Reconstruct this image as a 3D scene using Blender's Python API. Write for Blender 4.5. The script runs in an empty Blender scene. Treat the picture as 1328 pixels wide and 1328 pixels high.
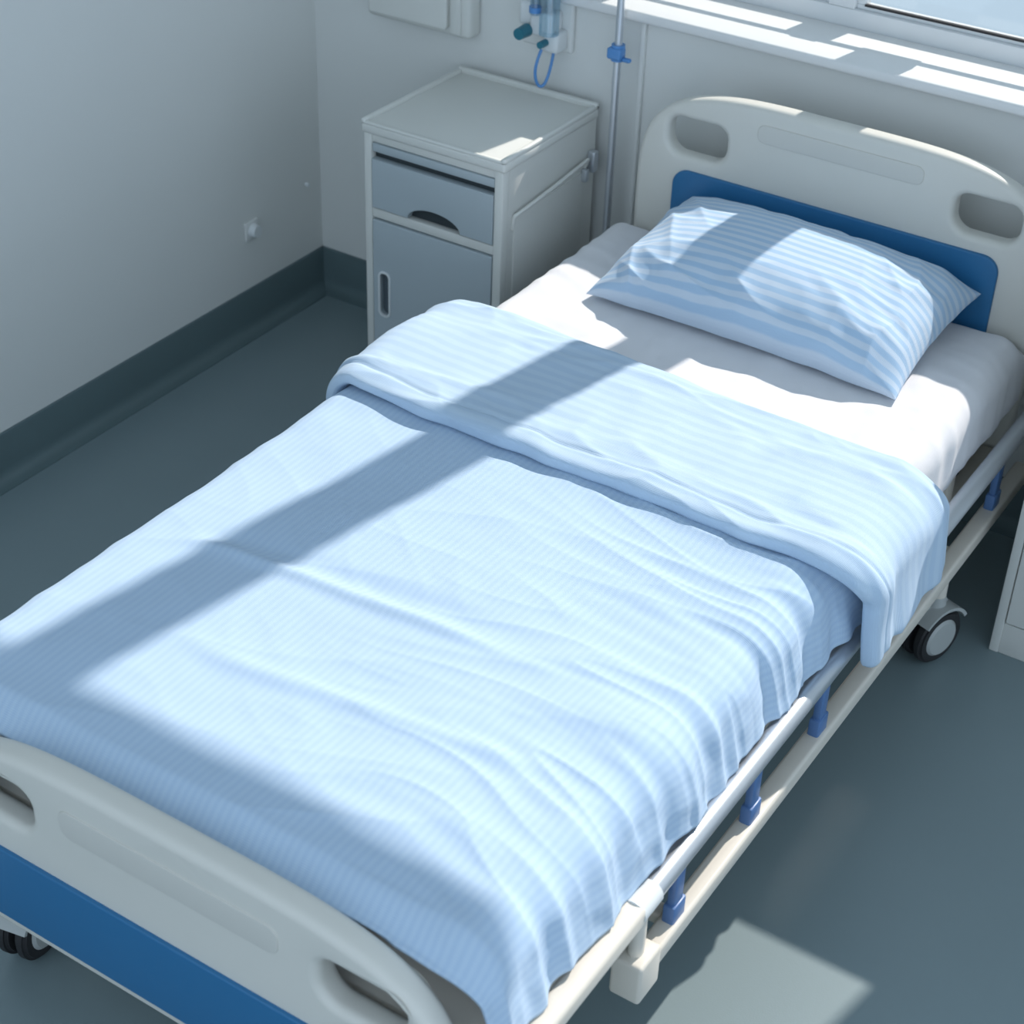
import bpy, bmesh, math, bisect
from mathutils import Vector, Matrix, noise
from mathutils.geometry import delaunay_2d_cdt
D=bpy.data
COL=bpy.context.scene.collection

# ------------------------------------------------------------ materials
def nodes(name):
    m=D.materials.new(name); m.use_nodes=True
    nt=m.node_tree; b=nt.nodes['Principled BSDF']
    return m,nt,b
def simple(name,col,rough=.5,metal=0,bump=0,bscale=200,var=0,vscale=3,spec=.5,coat=0):
    m,nt,b=nodes(name)
    b.inputs['Roughness'].default_value=rough; b.inputs['Metallic'].default_value=metal
    b.inputs['Specular IOR Level'].default_value=spec
    b.inputs['Coat Weight'].default_value=coat
    tc=nt.nodes.new('ShaderNodeTexCoord')
    if var>0:
        n=nt.nodes.new('ShaderNodeTexNoise'); n.inputs['Scale'].default_value=vscale; n.inputs['Detail'].default_value=4
        nt.links.new(tc.outputs['Object'],n.inputs['Vector'])
        mx=nt.nodes.new('ShaderNodeMix'); mx.data_type='RGBA'
        mx.inputs[6].default_value=[c*(1-var) for c in col]+[1]; mx.inputs[7].default_value=[min(1,c*(1+var)) for c in col]+[1]
        nt.links.new(n.outputs['Fac'],mx.inputs[0]); nt.links.new(mx.outputs[2],b.inputs['Base Color'])
    else: b.inputs['Base Color'].default_value=(*col,1)
    if bump>0:
        n=nt.nodes.new('ShaderNodeTexNoise'); n.inputs['Scale'].default_value=bscale; n.inputs['Detail'].default_value=3
        nt.links.new(tc.outputs['Object'],n.inputs['Vector'])
        bp=nt.nodes.new('ShaderNodeBump'); bp.inputs['Strength'].default_value=bump; bp.inputs['Distance'].default_value=.002
        nt.links.new(n.outputs['Fac'],bp.inputs['Height']); nt.links.new(bp.outputs['Normal'],b.inputs['Normal'])
    return m
def fabric(name,c1,c2,axis=None,period=.012,duty=.5,soft=.1,bump=.25):
    """woven striped cotton; stripes follow the cloth's own UVs (metres)"""
    m,nt,b=nodes(name); L=nt.links.new
    b.inputs['Roughness'].default_value=.9; b.inputs['Specular IOR Level'].default_value=.2
    b.inputs['Sheen Weight'].default_value=.12
    uv=nt.nodes.new('ShaderNodeUVMap'); sp=nt.nodes.new('ShaderNodeSeparateXYZ'); L(uv.outputs['UV'],sp.inputs[0])
    def math_(op,a,v=None):
        n=nt.nodes.new('ShaderNodeMath'); n.operation=op; L(a,n.inputs[0])
        if v is not None:
            if hasattr(v,'is_linked'): L(v,n.inputs[1])
            else: n.inputs[1].default_value=v
        return n.outputs[0]
    def stripe(out,per,duty,soft):
        a=math_('DIVIDE',out,per); a=math_('FRACT',a); a=math_('SUBTRACT',a,.5); a=math_('ABSOLUTE',a)
        mr=nt.nodes.new('ShaderNodeMapRange'); mr.interpolation_type='SMOOTHSTEP'
        mr.inputs['From Min'].default_value=duty/2-soft/2; mr.inputs['From Max'].default_value=duty/2+soft/2
        L(a,mr.inputs['Value']); return mr.outputs[0]
    if axis is None:
        b.inputs['Base Color'].default_value=(*c1,1)
    else:
        s=stripe(sp.outputs[axis],period,duty,soft)
        mx=nt.nodes.new('ShaderNodeMix'); mx.data_type='RGBA'; mx.inputs[6].default_value=(*c1,1); mx.inputs[7].default_value=(*c2,1)
        L(s,mx.inputs[0]); L(mx.outputs[2],b.inputs['Base Color'])
    wv=stripe(sp.outputs[0],.0022,.5,.9); wv2=stripe(sp.outputs[1],.0022,.5,.9)
    sm=math_('ADD',wv,wv2)
    n=nt.nodes.new('ShaderNodeTexNoise'); n.inputs['Scale'].default_value=45; n.inputs['Detail'].default_value=5
    L(uv.outputs['UV'],n.inputs['Vector'])
    sc=math_('MULTIPLY',n.outputs['Fac'],3.0); tot=math_('ADD',sm,sc)
    bp=nt.nodes.new('ShaderNodeBump'); bp.inputs['Strength'].default_value=bump; bp.inputs['Distance'].default_value=.0012
    L(tot,bp.inputs['Height']); L(bp.outputs['Normal'],b.inputs['Normal'])
    return m
M_wall=simple('wall_paint',(.75,.755,.73),.85,bump=.15,bscale=120,var=.02)
M_ceil=simple('ceiling_paint',(.80,.81,.81),.9,var=.02)
M_floor=simple('vinyl_floor',(.19,.25,.265),.34,var=.07,vscale=2.2,bump=.05,bscale=300)
M_base=simple('vinyl_skirting',(.105,.155,.165),.45,var=.08)
M_plas=simple('ivory_plastic',(.69,.675,.62),.42,var=.02,bump=.04,bscale=400)
M_emb=simple('ivory_plastic_inset',(.65,.635,.585),.45,var=.02)
M_frame=simple('cream_painted_steel',(.72,.67,.59),.4,var=.03)
M_blue=simple('blue_plastic',(.022,.155,.34),.4,var=.04)
M_bluek=simple('blue_bracket_plastic',(.10,.20,.42),.4,var=.03)
M_steel=simple('brushed_steel',(.66,.69,.73),.34,metal=.75,var=.03)
M_sheet=fabric('white_cotton_sheet',(.77,.76,.78),(.8,.8,.8),bump=.2)
M_duvet=fabric('pale_blue_striped_cotton',(.445,.585,.755),(.49,.625,.78),0,.0125,.5,.4,bump=.3)
M_flap=fabric('pale_blue_cotton_turnover',(.475,.61,.765),(.525,.655,.795),1,.028,.5,.2,bump=.3)
M_pil=fabric('blue_white_striped_pillowcase',(.60,.70,.82),(.42,.585,.77),1,.027,.5,.14,bump=.3)
M_cab=simple('cabinet_shell',(.71,.71,.67),.5,var=.02)
M_cabf=simple('cabinet_blue_grey_front',(.44,.50,.53),.5,var=.02)
M_dark=simple('dark_recess',(.03,.04,.045),.6,var=.05)
M_pull=simple('recess_grey',(.11,.14,.16),.6,var=.05)
M_rub=simple('black_rubber',(.02,.02,.022),.6,var=.05)
M_wheel=simple('grey_wheel_plastic',(.42,.44,.43),.4,var=.03)
M_white=simple('white_plastic',(.74,.76,.76),.4,var=.02)
M_win=simple('white_upvc',(.78,.80,.81),.35,var=.02)
M_sill=simple('white_sill_stone',(.80,.80,.79),.35,var=.03)
M_teal=simple('teal_plastic',(.02,.16,.22),.35,var=.05)
M_tube=simple('blue_tubing',(.10,.28,.60),.3,var=.05)
def glass(name,tint,g=.12):
    m=D.materials.new(name); m.use_nodes=True; nt=m.node_tree
    for n in list(nt.nodes): nt.nodes.remove(n)
    o=nt.nodes.new('ShaderNodeOutputMaterial'); t=nt.nodes.new('ShaderNodeBsdfTransparent'); t.inputs[0].default_value=(*tint,1)
    gl=nt.nodes.new('ShaderNodeBsdfGlossy'); gl.inputs['Roughness'].default_value=.05
    mx=nt.nodes.new('ShaderNodeMixShader'); mx.inputs[0].default_value=g
    nt.links.new(t.outputs[0],mx.inputs[1]); nt.links.new(gl.outputs[0],mx.inputs[2]); nt.links.new(mx.outputs[0],o.inputs[0])
    return m
M_glass=glass('window_glass',(.80,.82,.82),.04)
M_clear=glass('clear_plastic',(.75,.88,.95),.2)

# ------------------------------------------------------------ mesh helpers
def empty(name,loc=(0,0,0)):
    e=D.objects.new(name,None); e.empty_display_size=.1; e.location=loc; COL.objects.link(e); return e
def mkobj(name,me,mat,parent=None,smooth=True,ang=35):
    o=D.objects.new(name,me); COL.objects.link(o)
    if mat: me.materials.append(mat)
    if smooth:
        for p in me.polygons: p.use_smooth=True
        try: me.set_sharp_from_angle(angle=math.radians(ang))
        except Exception: pass
    if parent:
        o.parent=parent; o.matrix_parent_inverse=Matrix.Translation(parent.location).inverted()
    return o
def add_box(bm,lo,hi,bev=0,seg=2):
    r=bmesh.ops.create_cube(bm,size=1); vs=r['verts']
    for v in vs:
        v.co=Vector([(lo[i]+hi[i])/2+v.co[i]*(hi[i]-lo[i]) for i in range(3)])
    if bev>0:
        es=list({e for v in vs for e in v.link_edges})
        bmesh.ops.bevel(bm,geom=es,offset=bev,segments=seg,profile=.5,affect='EDGES')
def boxes(name,lst,mat,parent=None,bev=.004,seg=2):
    bm=bmesh.new()
    for lo,hi in lst: add_box(bm,lo,hi,bev,seg)
    me=D.meshes.new(name); bm.to_mesh(me); bm.free()
    return mkobj(name,me,mat,parent)
def add_cyl(bm,a,b,r,r2=None,n=24,cap=True):
    a=Vector(a);b=Vector(b);d=b-a
    q=Vector((0,0,1)).rotation_difference(d.normalized()).to_matrix().to_4x4()
    bmesh.ops.create_cone(bm,cap_ends=cap,segments=n,radius1=r,radius2=r if r2 is None else r2,depth=d.length,matrix=Matrix.Translation((a+b)/2)@q)
def cyls(name,lst,mat,parent=None,n=24,bev=0):
    bm=bmesh.new()
    for c in lst: add_cyl(bm,*c,n=n)
    me=D.meshes.new(name); bm.to_mesh(me); bm.free()
    return mkobj(name,me,mat,parent)
def tube(name,pts,r,mat,parent=None,res=10):
    cu=D.curves.new(name,'CURVE'); cu.dimensions='3D'; cu.bevel_depth=r; cu.bevel_resolution=4; cu.use_fill_caps=True
    s=cu.splines.new('NURBS'); s.points.add(len(pts)-1); s.use_endpoint_u=True; s.order_u=3; s.resolution_u=res
    for p,q in zip(s.points,pts): p.co=(*q,1)
    t=D.objects.new('tmp',cu); COL.objects.link(t)
    bpy.context.view_layer.update()
    dg=bpy.context.evaluated_depsgraph_get()
    me=D.meshes.new_from_object(t.evaluated_get(dg))
    D.objects.remove(t); D.curves.remove(cu)
    me.name=name; me.materials.clear()
    return mkobj(name,me,mat,parent,ang=40)
def inpoly(x,z,lp):
    c=False; n=len(lp)
    for i in range(n):
        x1,z1=lp[i]; x2,z2=lp[i-1]
        if (z1>z)!=(z2>z) and x<(x2-x1)*(z-z1)/(z2-z1)+x1: c=not c
    return c
def plate(name,loops,y0,y1,bev,mat,parent=None,seg=5):
    """slab in the xz plane between y0 and y1 with rounded rims; first loop = outline, the others = through holes"""
    clean=[]
    for k,lp in enumerate(loops):
        q=[]
        for p_ in lp:
            if not q or math.hypot(p_[0]-q[-1][0],p_[1]-q[-1][1])>1e-4: q.append(p_)
        if math.hypot(q[0][0]-q[-1][0],q[0][1]-q[-1][1])<1e-4: q.pop()
        A=sum(q[i-1][0]*q[i][1]-q[i][0]*q[i-1][1] for i in range(len(q)))
        if (A<0)==(k==0): q.reverse()       # outline CCW, holes CW -> left normal points into the material
        clean.append(q)
    def inset(lp,d):
        out=[];n=len(lp)
        for i in range(n):
            a,b,c=lp[i-1],lp[i],lp[(i+1)%n]
            e1=Vector((b[0]-a[0],b[1]-a[1])).normalized(); e2=Vector((c[0]-b[0],c[1]-b[1])).normalized()
            n1=Vector((-e1.y,e1.x)); n2=Vector((-e2.y,e2.x)); m_=(n1+n2)
            if m_.length<1e-6: m_=n1
            m_.normalize(); k=1/max(.5,m_.dot(n1))
            out.append((b[0]+m_.x*d*k,b[1]+m_.y*d*k))
        return out
    prof=[]
    for i in range(seg+1):
        t=math.pi/2*i/seg; prof.append((bev*(1-math.sin(t)),y0+bev*(1-math.cos(t))))
    prof+= [(d,y1-(y-y0)) for d,y in reversed(prof)]
    bm=bmesh.new(); first=[];last=[];flat=[]
    for lp in clean:
        rings=[]
        for d,y in prof:
            q=inset(lp,d); rings.append([bm.verts.new((x,y,z)) for x,z in q])
        flat.append(inset(lp,bev)); first.append(rings[0]); last.append(rings[-1]); n=len(lp)
        for r in range(len(rings)-1):
            for i in range(n):
                bm.faces.new([rings[r][i],rings[r][(i+1)%n],rings[r+1][(i+1)%n],rings[r+1][i]])
    pts=[Vector(p_) for lp in flat for p_ in lp]; edges=[];o=0
    for lp in flat:
        n=len(lp); edges+=[(o+i,o+(i+1)%n) for i in range(n)]; o+=n
    res=delaunay_2d_cdt(pts,edges,[],0,1e-7)
    vo,fo,orig=res[0],res[2],res[3]
    F0=[v for r in first for v in r]; F1=[v for r in last for v in r]
    for f in fo:
        c=sum((vo[i] for i in f),Vector((0,0)))/len(f)
        if not inpoly(c.x,c.y,flat[0]) or any(inpoly(c.x,c.y,h) for h in flat[1:]): continue
        ids=[orig[i][0] for i in f if orig[i]]
        if len(ids)<3: continue
        for S in (F0,F1):
            try: bm.faces.new([S[i] for i in ids])
            except ValueError: pass
    bmesh.ops.recalc_face_normals(bm,faces=bm.faces)
    me=D.meshes.new(name); bm.to_mesh(me); bm.free()
    return mkobj(name,me,mat,parent,ang=40)
def rrect(x0,x1,z0,z1,r,n=8,rt=None):
    out=[]; rt=r if rt is None else rt
    for cx,cz,a,rr in ((x1-r,z0+r,-90,r),(x1-rt,z1-rt,0,rt),(x0+rt,z1-rt,90,rt),(x0+r,z0+r,180,r)):
        for i in range(n+1):
            t=math.radians(a+90*i/n); out.append((cx+rr*math.cos(t),cz+rr*math.sin(t)))
    return out
def arch(W,zb,H,n=4,zbot=.2,cx=-.003,N=72):
    pts=[(cx-W+.01,zbot),(cx+W-.01,zbot)]
    for i in range(N+1):
        t=math.pi*i/N; c,s=math.cos(t),max(0,math.sin(t))
        pts.append((cx+W*math.copysign(abs(c)**(2/n),c),zb+H*abs(s)**(2/n)))
    # even out the spacing of the outline
    L=[0]
    for i in range(1,len(pts)): L.append(L[-1]+math.hypot(pts[i][0]-pts[i-1][0],pts[i][1]-pts[i-1][1]))
    out=[pts[0]]; s0=L[1]; M_=110
    for k in range(M_+1):
        s=s0+(L[-1]-s0)*k/M_; i=min(len(L)-2,max(0,bisect.bisect_right(L,s)-1)); d=L[i+1]-L[i]
        f=0 if d<1e-9 else (s-L[i])/d; f=min(1,f)
        out.append((pts[i][0]+(pts[i+1][0]-pts[i][0])*f,pts[i][1]+(pts[i+1][1]-pts[i][1])*f))
    return out

# ------------------------------------------------------------ room shell
XL,XR,YW,YF,ZC=-1.45,3.0,2.16,-3.2,3.1
def shell(name,lst,mat): return boxes(name,lst,mat,None,0)
shell('floor',[((XL-.2,YF,-.1),(XR+.2,YW+.26,0))],M_floor)
shell('ceiling',[((XL-.2,-1.2,ZC),(XR+.2,YW+.26,ZC+.1))],M_ceil)
shell('wall_left',[((XL-.2,YF,0),(XL,YW+.26,ZC))],M_wall)
WX0,WX1,WZ0,WZ1=-.64,1.05,.92,2.85
shell('wall_back',[((XL,YW,0),(XR,YW+.26,WZ0)),((XL,YW,WZ1),(XR,YW+.26,ZC)),((XL,YW,WZ0),(WX0,YW+.26,WZ1)),((WX1,YW,WZ0),(XR,YW+.26,WZ1))],M_wall)
def cove(name,axis):
    prof=[(0,.114),(.006,.114),(.009,.108),(.009,.03),(.012,.018),(.020,.009),(.032,.004),(.045,.002),(.045,0),(0,0)]
    bm=bmesh.new(); rows=[]
    for t in ((YF,YW) if axis=='y' else (XL,XR)):
        rows.append([bm.verts.new((XL+d,t,z) if axis=='y' else (t,YW-d,z)) for d,z in prof])
    n=len(prof)
    for i in range(n): bm.faces.new([rows[0][i],rows[0][(i+1)%n],rows[1][(i+1)%n],rows[1][i]])
    bm.faces.new(rows[0]); bm.faces.new(rows[1][::-1]); bmesh.ops.recalc_face_normals(bm,faces=bm.faces)
    me=D.meshes.new(name); bm.to_mesh(me); bm.free(); return mkobj(name,me,M_base)
cove('baseboard_left','y'); cove('baseboard_back','x')
win=empty('window_1',(.2,2.35,1.8))
y0,y1=2.325,2.375; ZT=2.775
F=[((WX0,y0,WZ0),(WX1,y1,.982)),((WX0,y0,ZT),(WX1,y1,WZ1)),((WX0,y0,.982),(-.60,y1,ZT)),((1.01,y0,.982),(WX1,y1,ZT)),
   ((-.60,y0+.018,1.078),(1.01,y1-.018,1.09)),((-.20,y0,.982),(-.14,y1,1.078)),((-.045,y0-.005,1.09),(.085,y1,ZT))]
boxes('frame',F,M_win,win,.003)
S=[];G=[]
for a,b in ((-.60,-.20),(-.14,1.01)):
    S+=[((a,y0+.012,.982),(b,y1-.012,.992)),((a,y0+.012,.992),(a+.02,y1-.012,1.078)),((b-.02,y0+.012,.992),(b,y1-.012,1.078))]
    G+=[((a+.018,y0+.010,.990),(b-.018,y0+.018,.995))]
boxes('sash',S,M_win,win,.002)
boxes('gasket',G,M_rub,win,0)
boxes('glass_pane',[((-.60,2.349,.985),(1.01,2.353,ZT))],M_glass,win,0)
boxes('window_sill',[((-.74,2.125,.922),(1.2,2.325,.945))],M_sill,None,.006,3)

# ------------------------------------------------------------ hospital bed
bed=empty('hospital_bed',(0,1.0,0))
CX=-.003
holes=lambda z0,z1:[rrect(CX-.385,CX-.25,z0,z1,.034,rt=.026),rrect(CX+.25,CX+.385,z0,z1,.034,rt=.026)]
plate('headboard',[arch(.457,.57,.290,zbot=.22)]+holes(.712,.792),2.008,2.052,.014,M_plas,bed)
plate('headboard_blue_panel',[rrect(CX-.362,CX+.362,.40,.682,.035)],2.0,2.012,.003,M_blue,bed)
plate('headboard_label_recess',[rrect(CX-.18,CX+.18,.785,.824,.016)],2.0055,2.0095,.0015,M_emb,bed)
plate('footboard',[arch(.455,.27,.292,zbot=.185)]+holes(.422,.500),0.0,.046,.015,M_plas,bed)
plate('footboard_blue_panel',[rrect(CX-.40,CX+.40,.215,.362,.03)],-.007,.004,.003,M_blue,bed)
plate('footboard_label_recess',[rrect(CX-.19,CX+.19,.462,.512,.018)],-.0025,.004,.0015,M_emb,bed)
boxes('platform',[((-.47,.06,.365),(.44,2.0,.40))],M_frame,bed,.006)
ch=[((-.47,.05,.235),(-.43,2.0,.275)),((.40,.05,.235),(.44,2.0,.275))]
for y in (.12,.7,1.3,1.62,1.94): ch.append(((-.43,y-.02,.24),(.40,y+.02,.27)))
for x in (-.44,.41):
    for y in (.2,1.0,1.75): ch.append(((x-.015,y-.02,.27),(x+.015,y+.02,.37)))
boxes('chassis',ch,M_frame,bed,.004)
boxes('side_bar',[((.478,.38,.238),(.512,1.99,.272)),((-.525,.38,.238),(-.495,1.99,.272)),((.47,.37,.225),(.52,.43,.30)),((.43,.5,.245),(.485,.53,.268)),((.43,1.6,.245),(.485,1.63,.268)),((-.50,.5,.245),(-.44,.53,.268)),((-.50,1.6,.245),(-.44,1.63,.268))],M_frame,bed,.006,3)
cyls('side_rail_tube',[((.495,.41,.398),(.495,2.0,.398),.0180),((-.535,.41,.398),(-.535,2.0,.398),.0180)],M_steel,bed,32)
cyls('side_rail_sleeve',[((.495,.375,.398),(.495,.425,.398),.0205),((-.535,.375,.398),(-.535,.425,.398),.0205)],M_white,bed,32)
boxes('side_rail_end',[((.476,.03,.379),(.514,.385,.415)),((-.554,.03,.379),(-.516,.385,.415)),((.484,.385,.25),(.506,.41,.385))],M_frame,bed,.010,4)
bl=[]
for x in (.495,-.535):
    for y in (.51,.755,1.0,1.245,1.49,1.80):
        bl+=[((x-.007,y-.014,.30),(x+.007,y+.014,.392)),((x-.010,y-.019,.265),(x+.010,y+.019,.305))]
boxes('side_rail_bracket',bl,M_bluek,bed,.004)
def caster(x,y,ang):
    bm=bmesh.new(); bm2=bmesh.new(); bm3=bmesh.new(); r=.060
    for s in (-1,1):
        add_cyl(bm,(s*.006,0,r),(s*.028,0,r),r,n=40)
        add_cyl(bm2,(s*.027,0,r),(s*.033,0,r),r*.70,r*.60,n=32)
    bmesh.ops.bevel(bm,geom=[e for e in bm.edges if len(e.link_faces)==2 and e.calc_face_angle(0)>1],offset=.006,segments=3,affect='EDGES')
    N=20; prev=None
    for i in range(N+1):
        t=math.radians(40+110*i/N); ring=[]
        for w,rr in ((-.033,r+.004),(-.033,r+.011),(.033,r+.011),(.033,r+.004)):
            ring.append(bm2.verts.new((w,rr*math.cos(t),r+rr*math.sin(t))))
        if prev:
            for k in range(4): bm2.faces.new([prev[k],prev[(k+1)%4],ring[(k+1)%4],ring[k]])
        else: bm2.faces.new(ring)
        prev=ring
    bm2.faces.new(prev[::-1])
    add_box(bm2,(-.005,-.03,r-.02),(.005,.03,r*2+.01),.002)
    add_cyl(bm2,(0,0,.128),(0,0,.15),.020,.017)
    add_cyl(bm3,(0,0,.148),(0,0,.245),.016)
    add_box(bm3,(-.020,-.020,.22),(.020,.020,.245),.004)
    T=Matrix.Translation((x,y,0))@Matrix.Rotation(ang,4,'Z')
    for b,nm,mt in ((bm,'caster_tyre',M_rub),(bm2,'caster_fork',M_wheel),(bm3,'caster_post',M_frame)):
        bmesh.ops.recalc_face_normals(b,faces=b.faces); b.transform(T)
        me=D.meshes.new(nm); b.to_mesh(me); b.free(); mkobj(nm,me,mt,bed)
for x,y,a in ((.475,1.63,math.pi-.35),(-.44,1.72,-.3),(.43,.16,.1),(-.42,.10,.2)): caster(x,y,a)

# ------------------------------------------------------------ cloth helpers
def nz(x,y,z=0): return noise.noise(Vector((x,y,z)))
def ss(a,b,x):
    t=max(0,min(1,(x-a)/(b-a))); return t*t*(3-2*t)
class Path:
    """polyline across the bed in the xz plane with arc length"""
    def __init__(s,pts):
        s.p=[Vector((a,0,b)) for a,b in pts]; s.l=[0]
        for i in range(1,len(s.p)): s.l.append(s.l[-1]+(s.p[i]-s.p[i-1]).length)
        s.L=s.l[-1]
    def at(s,t):
        t=max(0,min(s.L-1e-6,t)); i=max(0,min(len(s.p)-2,bisect.bisect_right(s.l,t)-1))
        f=(t-s.l[i])/(s.l[i+1]-s.l[i]); return s.p[i].lerp(s.p[i+1],f)
    def frame(s,t):
        a=s.at(t-.008);b=s.at(t+.008);d=(b-a).normalized()
        return s.at(t),Vector((-d.z,0,d.x))
def arc(cx,cz,r,a0,a1,n=12,rz=None):
    rz=r if rz is None else rz
    return [(cx+r*math.cos(math.radians(a0+(a1-a0)*i/n)),cz+rz*math.sin(math.radians(a0+(a1-a0)*i/n))) for i in range(n+1)]
def grid_mesh(name,P,UV,nu,nv,mat,parent=None,closed_v=False):
    faces=[]
    for i in range(nu-1):
        for j in range(nv if closed_v else nv-1):
            j2=(j+1)%nv
            faces.append((i*nv+j,(i+1)*nv+j,(i+1)*nv+j2,i*nv+j2))
    me=D.meshes.new(name); me.from_pydata(P,[],faces)
    ul=me.uv_layers.new(name='UVMap')
    for l in me.loops: ul.data[l.index].uv=UV[l.vertex_index]
    me.update()
    return mkobj(name,me,mat,parent,True,180)

# ------------------------------------------------------------ mattress with fitted sheet
def build_mattress():
    path=Path([(-.485,.402)]+arc(-.445,.500,.04,180,90,8)+arc(.398,.488,.052,90,0,10)+[(.452,.402)])
    nu,nv=190,260; P=[];UV=[]
    Y0,Y1=.115,2.0
    for i in range(nu):
        s=path.L*i/(nu-1); c,n=path.frame(s)
        for j in range(nv):
            y=Y0+(Y1-Y0)*j/(nv-1)
            e=min(y-Y0,Y1-y); dz=-.03*(1-ss(0,.035,e))
            top=max(0,n.z); hd=ss(1.25,1.45,y)
            w=.0022*nz(c.x*4,y*4,3)
            q=y*1.0+.25*c.x
            w+=.0055*max(0,nz(c.x*16+2.5*nz(c.x*2,y*2,8),y*3.2,1.7))*hd
            w+=.0055*hd*(1-abs(nz(c.x*5+3,q*14,5.1))*2)*ss(.1,.5,abs(c.x))*.6
            w+=.0018*nz(c.x*22,y*20,4)
            w+=.003*nz(3,y*22,c.z*6)*(1-top)*hd
            p=c+n*w; P.append((p.x,y,p.z+dz*top-.006*(1-hd))); UV.append((s,y))
    return grid_mesh('mattress',P,UV,nu,nv,M_sheet)
build_mattress()
# ------------------------------------------------------------ duvet
DZ=.558
def ridge(v): return (1-min(1,abs(v)*2.2))**2
def build_duvet():
    duv=empty('duvet',(0,.7,.5))
    path=Path([(-.535,.375),(-.532,.46)]+arc(-.482,DZ-.052,.046,175,90,10,rz=.052)+arc(.395,DZ-.07,.074,90,12,14,rz=.07)+[(.477,.47),(.482,.44),(.486,.422)])
    nu,nv=340,380; P=[];UV=[]
    Y0,Y1=.050,1.30
    for i in range(nu):
        s=path.L*i/(nu-1); c,n=path.frame(s)
        x=c.x
        R=ss(-.15,.42,x); side=1-max(0,min(1,n.z)); rs=side if x>0 else 0; ls=side if x<0 else 0
        for j in range(nv):
            y=Y0+(Y1-Y0)*j/(nv-1)
            w=.007*nz(x*2.3,y*2.3,.3)+.0028*nz(x*6,y*7,4)+.0009*nz(x*17,y*19,4)
            wx=.10*nz(x*2.2,y*2.6,9.1); 
            a=y+wx-.28*x*x+.10*x
            w+=R*(.0078*ridge(nz(x*1.6,a*9,2.2))+.0052*ridge(nz(x*3,a*16,7.7))+.0020*nz(x*5,a*34,3))
            w+=(.0026*ridge(nz(x*1.6+1,(y-.3*x)*7,15))+.0010*ridge(nz(x*5+3,(y+.5*x)*9,25)))*(1-.6*R)
            b=y-.12*x+.05*nz(x*2.5,y*1.5,20)
            w+=.0085*math.exp(-((b-.56)/.014)**2)*ss(-.45,-.3,x)*(1-ss(.0,.3,x))
            w-=.006*math.exp(-((b-.595)/.022)**2)*ss(-.45,-.3,x)*(1-ss(.0,.3,x))
            w+=.006*math.exp(-((b-.36)/.018)**2)*ss(-.3,-.1,x)*(1-ss(.2,.4,x))
            pl=nz(.3,y*11+x*1.5,1.3)*.7+.5*nz(6,y*24,2)
            w+=(.017*pl+.003)*rs+.012*pl*ss(.26,.42,x)*(1-rs)+.005*nz(c.z*20,y*30,4)*rs
            w+=.006*nz(2,y*7,5)*ls
            p=c+n*w
            t=1-ss(0,.05,y-Y0)
            z=p.z-.035*t*max(0,n.z)
            if rs>0:
                h=.025*nz(9,y*7,3)+.016*nz(1,y*17,8)
                z+=h*rs*rs
            z+=.008*(1-side)*(1-min(1,abs(x)/.5)**2)
            P.append((p.x,y,z)); UV.append((s,y))
    o=grid_mesh('duvet_cover',P,UV,nu,nv,M_duvet,duv)
    md=o.modifiers.new('thick','SOLIDIFY'); md.thickness=.008; md.offset=-1
    path=Path([(-.533,.496)]+arc(-.482,DZ-.045,.050,172,90,10,rz=.058)+arc(.43,DZ-.05,.086,90,0,14,rz=.063)+[(.521,.46),(.527,.41),(.529,.388)])
    nu,nv=340,160; P=[];UV=[]
    for i in range(nu):
        f=i/(nu-1); s=path.L*f; c,n=path.frame(s); x=c.x
        dl=s; dr=path.L-s
        endt=min(1,math.sqrt(max(0,1-(1-min(1,dl/.022))**2)),math.sqrt(max(0,1-(1-min(1,dr/.015))**2)))
        side=1-max(0,min(1,n.z))
        rs=side if x>0 else 0
        yf=1.018+.006*nz(x*5,1,4)+.020*ss(-.3,-.55,x)+.006*nz(x*14,3,1)+.035*rs
        yb=1.405-.04*ss(-.4,.45,x)+.010*nz(x*4,7,4)+.005*nz(x*15,7,7)+.03*rs
        T=.0165-.004*rs
        for j in range(nv):
            ph=2*math.pi*j/nv; cc,sn=math.cos(ph),math.sin(ph)
            v=math.copysign(abs(cc)**.35,cc) ; v=-v
            hh=math.copysign(abs(sn)**.6,sn)
            y=(yf+yb)/2+(yb-yf)/2*v*(.95+.05*endt)
            th=T*(1.15-.45*ss(-.95,.6,v)) * (.10+.90*endt)
            w=th*hh
            if hh>0:
                k=hh
                w+=k*(.005*nz(x*3,y*5,2)+.0060*ridge(nz(x*2.2+.8*y,y*11-2.2*x,6))+.0040*ridge(nz(x*6-2*y,y*15+3*x,16))+.0020*nz(x*14+4*y,y*22,3))
                w+=k*.010*rs*nz(c.z*9,y*17,2)+k*.009*nz(x*6,y*26,12)*ss(.2,.5,x)
                w-=.0040*k*math.exp(-((y-yf-.040)/.004)**2)
            p=c+n*(w+.009)
            P.append((p.x,y,p.z)); UV.append((s,y))
    o=grid_mesh('turned_down_band',P,UV,nu,nv,M_flap,duv,closed_v=True)
    bm=bmesh.new(); bm.from_mesh(o.data); bm.verts.ensure_lookup_table()
    for base in (0,(nu-1)*nv):
        try: bm.faces.new([bm.verts[base+k] for k in range(nv)])
        except Exception: pass
    bmesh.ops.recalc_face_normals(bm,faces=bm.faces); bm.to_mesh(o.data); bm.free()
build_duvet()
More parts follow.
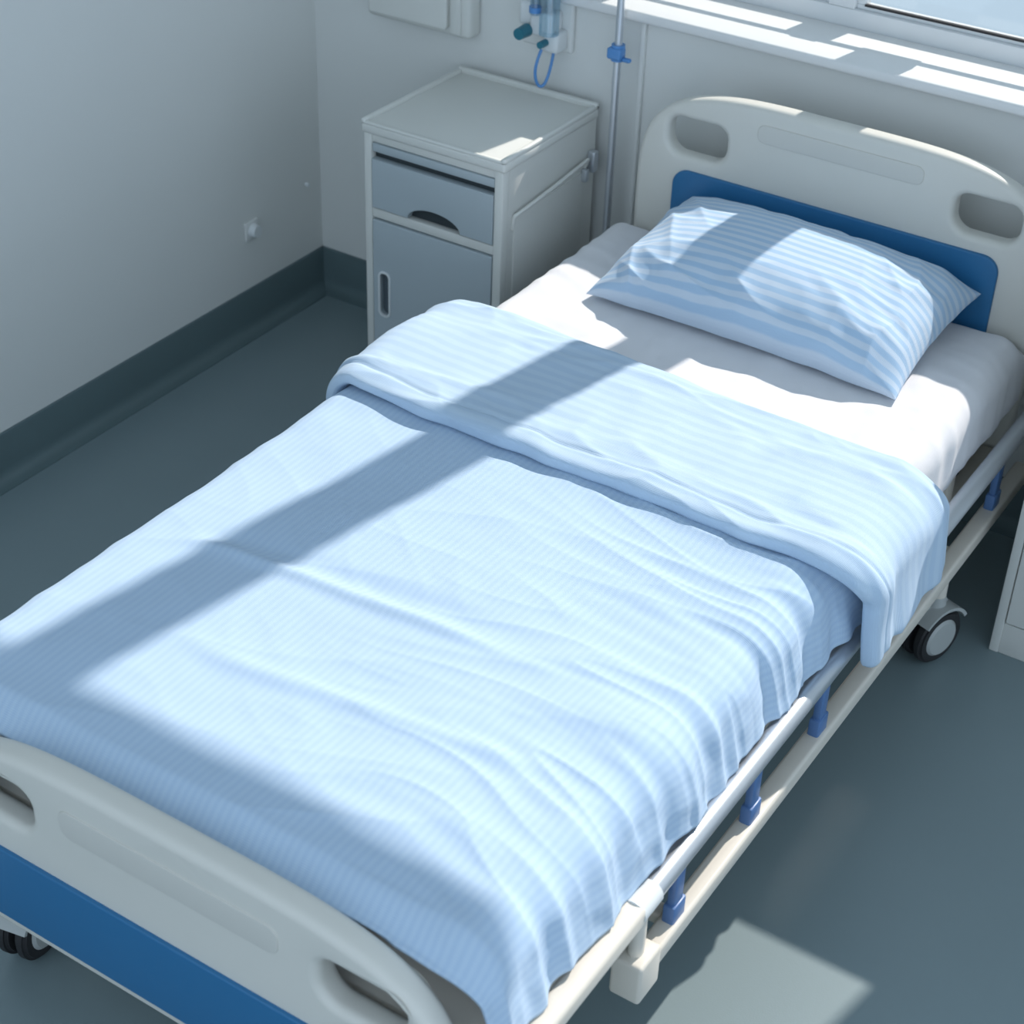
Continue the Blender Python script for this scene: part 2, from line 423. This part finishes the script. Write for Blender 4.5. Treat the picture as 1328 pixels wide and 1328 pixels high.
# ------------------------------------------------------------ pillow
def build_pillow():
    nu,nv=200,140; a,b=.336,.194; V=[];UV=[];faces=[]
    def pt(u,v,sgn):
        x=a*u*(1-.045*(1-v*v)); y=b*v*(1-.07*(1-u*u))
        h=(max(0,1-abs(u)**3.0)*max(0,1-abs(v)**2.8))**.50
        z=(.116 if sgn>0 else -.018)*h
        edge=1-h
        if sgn>0:
            z+=.004*nz(x*6,y*6,1)*h
            rad=math.atan2(v,u)
            z+=.013*h*(1-h)*nz(rad*5,abs(u)*3,3)*2
            z+=.007*ridge(nz(x*4+2,y*15+x*3,8))*ss(.1,.5,h)*ss(.2,-.8,v)
            z+=.007*ridge(nz(x*12+y*6,y*5,5))*ss(.1,.4,h)*ss(.3,.9,abs(u))
            y-=.022*h*(ss(0,-1,v))
        z+=.004*edge*nz(u*5,v*5,7)
        return x,y,z
    T=Matrix.Translation((.0,1.800,.582))@Matrix.Rotation(.15,4,'X')@Matrix.Rotation(-.02,4,'Z')
    for sgn in (1,-1):
        for i in range(nu):
            for j in range(nv):
                u=-1+2*i/(nu-1); v=-1+2*j/(nv-1)
                u=math.sin(u*math.pi/2)*.6+u*.4; v=math.sin(v*math.pi/2)*.6+v*.4
                p=T@Vector(pt(u,v,sgn)); V.append(p); UV.append((u*a,v*(b+.05)+.013*sgn))
    off=nu*nv
    for i in range(nu-1):
        for j in range(nv-1):
            q=(i*nv+j,(i+1)*nv+j,(i+1)*nv+j+1,i*nv+j+1)
            faces.append(q); faces.append(tuple(off+k for k in q[::-1]))
    me=D.meshes.new('pillow'); me.from_pydata(V,[],faces); ul=me.uv_layers.new(name='UVMap')
    for l in me.loops: ul.data[l.index].uv=UV[l.vertex_index]
    bm=bmesh.new(); bm.from_mesh(me); bmesh.ops.remove_doubles(bm,verts=bm.verts,dist=.0004); bm.to_mesh(me); bm.free()
    mkobj('pillow',me,M_pil,None,True,180)
build_pillow()

# ------------------------------------------------------------ bedside cabinets
def cabinet(name,x0,y0,w,d,h,front=M_cabf,wheels=True):
    e=empty(name,(x0+w/2,y0+d/2,0)); x1=x0+w;y1=y0+d; zb0=.05 if wheels else 0
    boxes('shell',[((x0+.006,y0+.030,zb0),(x0+.03,y1,h-.03)),((x1-.030,y0+.030,zb0),(x1-.006,y1,h-.03)),((x0+.03,y1-.02,zb0),(x1-.03,y1,h-.03)),
        ((x0+.03,y0+.03,zb0),(x1-.03,y1-.02,zb0+.03))],M_cab,e,0)
    boxes('face_frame',[((x0+.006,y0+.004,zb0),(x0+.025,y0+.031,h-.03)),((x1-.027,y0+.004,zb0),(x1-.006,y0+.031,h-.03)),
        ((x0+.025,y0+.008,h-.050),(x1-.027,y0+.03,h-.03)),((x0+.025,y0+.006,h-.228),(x1-.027,y0+.03,h-.206)),((x0+.025,y0+.006,zb0),(x1-.027,y0+.03,.074))],M_cab,e,.002)
    boxes('top',[((x0,y0,h-.032),(x1,y1,h-.008))],M_cab,e,.007,3)
    boxes('top_lip',[((x0,y0,h-.012),(x0+.012,y1,h)),((x1-.012,y0,h-.012),(x1,y1,h)),((x0,y1-.014,h-.012),(x1,y1,h+.004)),((x0,y0,h-.012),(x1,y0+.012,h-.004))],M_cab,e,.004,3)
    boxes('pull_out_shelf',[((x0+.026,y0+.006,h-.072),(x1-.028,y0+.028,h-.052))],front,e,.003)
    boxes('shelf_gap',[((x0+.026,y0+.020,h-.092),(x1-.028,y0+.026,h-.068))],M_dark,e,0)
    zt,zb=h-.088,h-.203; cx=(x0+x1)/2+.005
    lp=[(x0+.027,zt),(x0+.027,zb)]
    for i in range(17):
        t_=math.pi*i/16; lp.append((cx-.070*math.cos(t_),zb+.032*math.sin(t_)))
    lp+=[(x1-.029,zb),(x1-.029,zt)]
    plate('drawer_front',[lp],y0+.002,y0+.022,.002,front,e)
    boxes('drawer_recess',[((cx-.078,y0+.022,zb-.002),(cx+.078,y0+.028,zb+.045))],M_dark,e,0)
    zd=h-.232
    hole=rrect(x0+.045,x0+.073,zd-.235,zd-.125,.012)
    plate('door',[rrect(x0+.027,x1-.029,.078,zd,.004),hole],y0+.002,y0+.022,.002,front,e)
    boxes('door_pull_recess',[((x0+.04,y0+.016,zd-.24),(x0+.078,y0+.021,zd-.12))],M_pull,e,0)
    plate('door_pull_rim',[rrect(x0+.042,x0+.076,zd-.238,zd-.122,.015),rrect(x0+.047,x0+.071,zd-.233,zd-.127,.011)],y0-.001,y0+.006,.001,M_white,e)
    boxes('side_panel',[((x1-.007,y0+.05,h-.40),(x1-.002,y1-.05,h-.145))],M_cab,e,.002)
    tube('side_towel_bar',[(x1-.004,y0+.045,h-.175),(x1-.004,y0+.045,h-.145),(x1+.006,y0+.05,h-.138),(x1+.008,y0+.2,h-.125),(x1+.008,y1-.06,h-.112),(x1+.006,y1-.045,h-.112),(x1-.004,y1-.045,h-.135)],.0045,M_cab,e)
    boxes('side_bracket',[((x1-.004,y1-.035,h-.15),(x1+.014,y1-.015,h-.10)),((x1-.004,y1-.06,h-.165),(x1+.010,y1-.045,h-.135))],M_steel,e,.003)
    if wheels:
        bm=bmesh.new()
        for x in (x0+.04,x1-.04):
            for y in (y0+.045,y1-.045):
                add_cyl(bm,(x-.01,y,.022),(x+.01,y,.022),.022); add_cyl(bm,(x,y,.03),(x,y,.055),.008)
        me=D.meshes.new('castors'); bm.to_mesh(me); bm.free(); mkobj('castors',me,M_rub,e)
    return e
cabinet('bedside_cabinet',-1.003,1.75,.375,.384,.715)
cabinet('bedside_cabinet.001',.567,1.714,.40,.40,.93,front=M_cab,wheels=False)

# ------------------------------------------------------------ IV pole
iv=empty('iv_pole',(-.572,2.10,0))
X,Y=-.572,2.10
cyls('pole',[((X,Y,.05),(X,Y,1.0),.0085),((X,Y,1.0),(X,Y,1.75),.0065)],M_steel,iv)
cyls('clamp_collar',[((X,Y,.840),(X,Y,.875),.015,.015)],M_tube,iv)
boxes('clamp_grip',[((X-.018,Y-.020,.845),(X+.016,Y+.008,.870)),((X+.014,Y-.012,.842),(X+.036,Y+.002,.851))],M_tube,iv,.005,3)
tube('hook_a',[(X,Y,1.74),(X+.04,Y,1.76),(X+.09,Y,1.74),(X+.10,Y,1.70),(X+.12,Y,1.70),(X+.125,Y,1.73)],.004,M_steel,iv)
tube('hook_b',[(X,Y,1.74),(X-.04,Y,1.76),(X-.09,Y,1.74),(X-.10,Y,1.70),(X-.12,Y,1.70),(X-.125,Y,1.73)],.004,M_steel,iv)
b=[]
for k in range(5):
    t=2*math.pi*k/5+.3
    b.append(((X,Y,.06),(X+.05*math.cos(t),Y+.05*math.sin(t),.02),.012))
cyls('base_leg',b,M_steel,iv); cyls('base_hub',[((X,Y,.0),(X,Y,.07),.03,.02)],M_rub,iv)

# ------------------------------------------------------------ wall fittings
wb=empty('wall_service_panel',(-1.12,2.13,.95))
boxes('housing',[((-1.255,2.11,.79),(-.965,2.16,1.12))],M_cab,wb,.012,4)
plate('lid',[rrect(-1.24,-1.020,.805,1.11,.012)],2.096,2.112,.004,M_cab,wb)
boxes('hinge',[((-1.012,2.10,.80),(-.985,2.112,1.11))],M_cab,wb,.004)
ox=empty('oxygen_flowmeter',(-.77,2.12,.88))
boxes('backplate',[((-.845,2.145,.805),(-.715,2.16,1.10))],M_wall,ox,.006,3)
boxes('valve_body',[((-.80,2.10,.845),(-.74,2.147,.90)),((-.765,2.10,.815),(-.725,2.147,.86)),((-.815,2.105,.93),(-.75,2.147,.96)),((-.835,2.11,.86),(-.80,2.147,.915))],M_white,ox,.008,3)
cyls('flow_tube',[((-.785,2.10,.895),(-.785,2.10,1.02),.012),((-.745,2.095,.86),(-.745,2.095,.97),.022)],M_clear,ox)
cyls('cap',[((-.745,2.095,.965),(-.745,2.095,.985),.024),((-.785,2.10,.90),(-.785,2.10,.912),.014)],M_tube,ox)
cyls('knob',[((-.805,2.10,.855),(-.805,2.065,.855),.015,.013),((-.755,2.10,.838),(-.755,2.075,.838),.008)],M_teal,ox)
tube('hose',[(-.765,2.10,.82),(-.77,2.085,.79),(-.77,2.085,.755),(-.76,2.09,.735),(-.75,2.10,.745),(-.748,2.12,.79),(-.75,2.13,.82)],.0035,M_tube,ox)
wo=empty('wall_outlet',(-1.44,1.88,.27))
boxes('plate',[((-1.45,1.855,.245),(-1.442,1.905,.295))],M_wall,wo,.003)
cyls('socket',[((-1.443,1.88,.27),(-1.425,1.88,.27),.018,.015)],M_white,wo)
wh=empty('wall_hook',(-1.44,2.1,.32))
cyls('hook_disc',[((-1.45,2.10,.31),(-1.440,2.10,.31),.005)],M_white,wh)
boxes('trim_1',[((-.545,2.148,.10),(-.535,2.16,.915))],M_wall,None,.002)

# ------------------------------------------------------------ light
sd=D.lights.new('sun','SUN'); sd.energy=7.4; sd.angle=math.radians(.75); sd.color=(1,.90,.84)
so=D.objects.new('sun',sd); COL.objects.link(so); so.location=(1,6,6)
so.rotation_euler=Vector((-.18,-1,-1.0)).to_track_quat('-Z','Y').to_euler()
w=D.worlds.new('sky'); bpy.context.scene.world=w; w.use_nodes=True
bg=w.node_tree.nodes['Background']; bg.inputs[0].default_value=(.67,.83,1,1); bg.inputs[1].default_value=1.22
vs=bpy.context.scene.view_settings
vs.view_transform='Standard'; vs.look='None'; vs.exposure=0; vs.gamma=1

# ------------------------------------------------------------ camera
p=dict(cx=1.2273,cy=-1.1514,cz=2.2284,yaw=-0.5568,pitch=0.6085,roll=0.0375,f=2308.8691)
y_,t_,r_=p['yaw'],p['pitch'],p['roll']
Fv=Vector((math.sin(y_)*math.cos(t_),math.cos(y_)*math.cos(t_),-math.sin(t_)))
Rv=Vector((math.cos(y_),-math.sin(y_),0)); Uv=Rv.cross(Fv)
R2=Rv*math.cos(r_)+Uv*math.sin(r_); U2=-Rv*math.sin(r_)+Uv*math.cos(r_)
cd=D.cameras.new('camera'); cam=D.objects.new('camera',cd); COL.objects.link(cam)
m=Matrix.Identity(4)
for i in range(3):
    m[i][0]=R2[i]; m[i][1]=U2[i]; m[i][2]=-Fv[i]
m[0][3],m[1][3],m[2][3]=p['cx'],p['cy'],p['cz']
cam.matrix_world=m
cd.sensor_width=36; cd.lens=p['f']/1328*36; cd.clip_start=.05
cd.dof.use_dof=True; cd.dof.focus_distance=3.0; cd.dof.aperture_fstop=5.6
bpy.context.scene.camera=cam
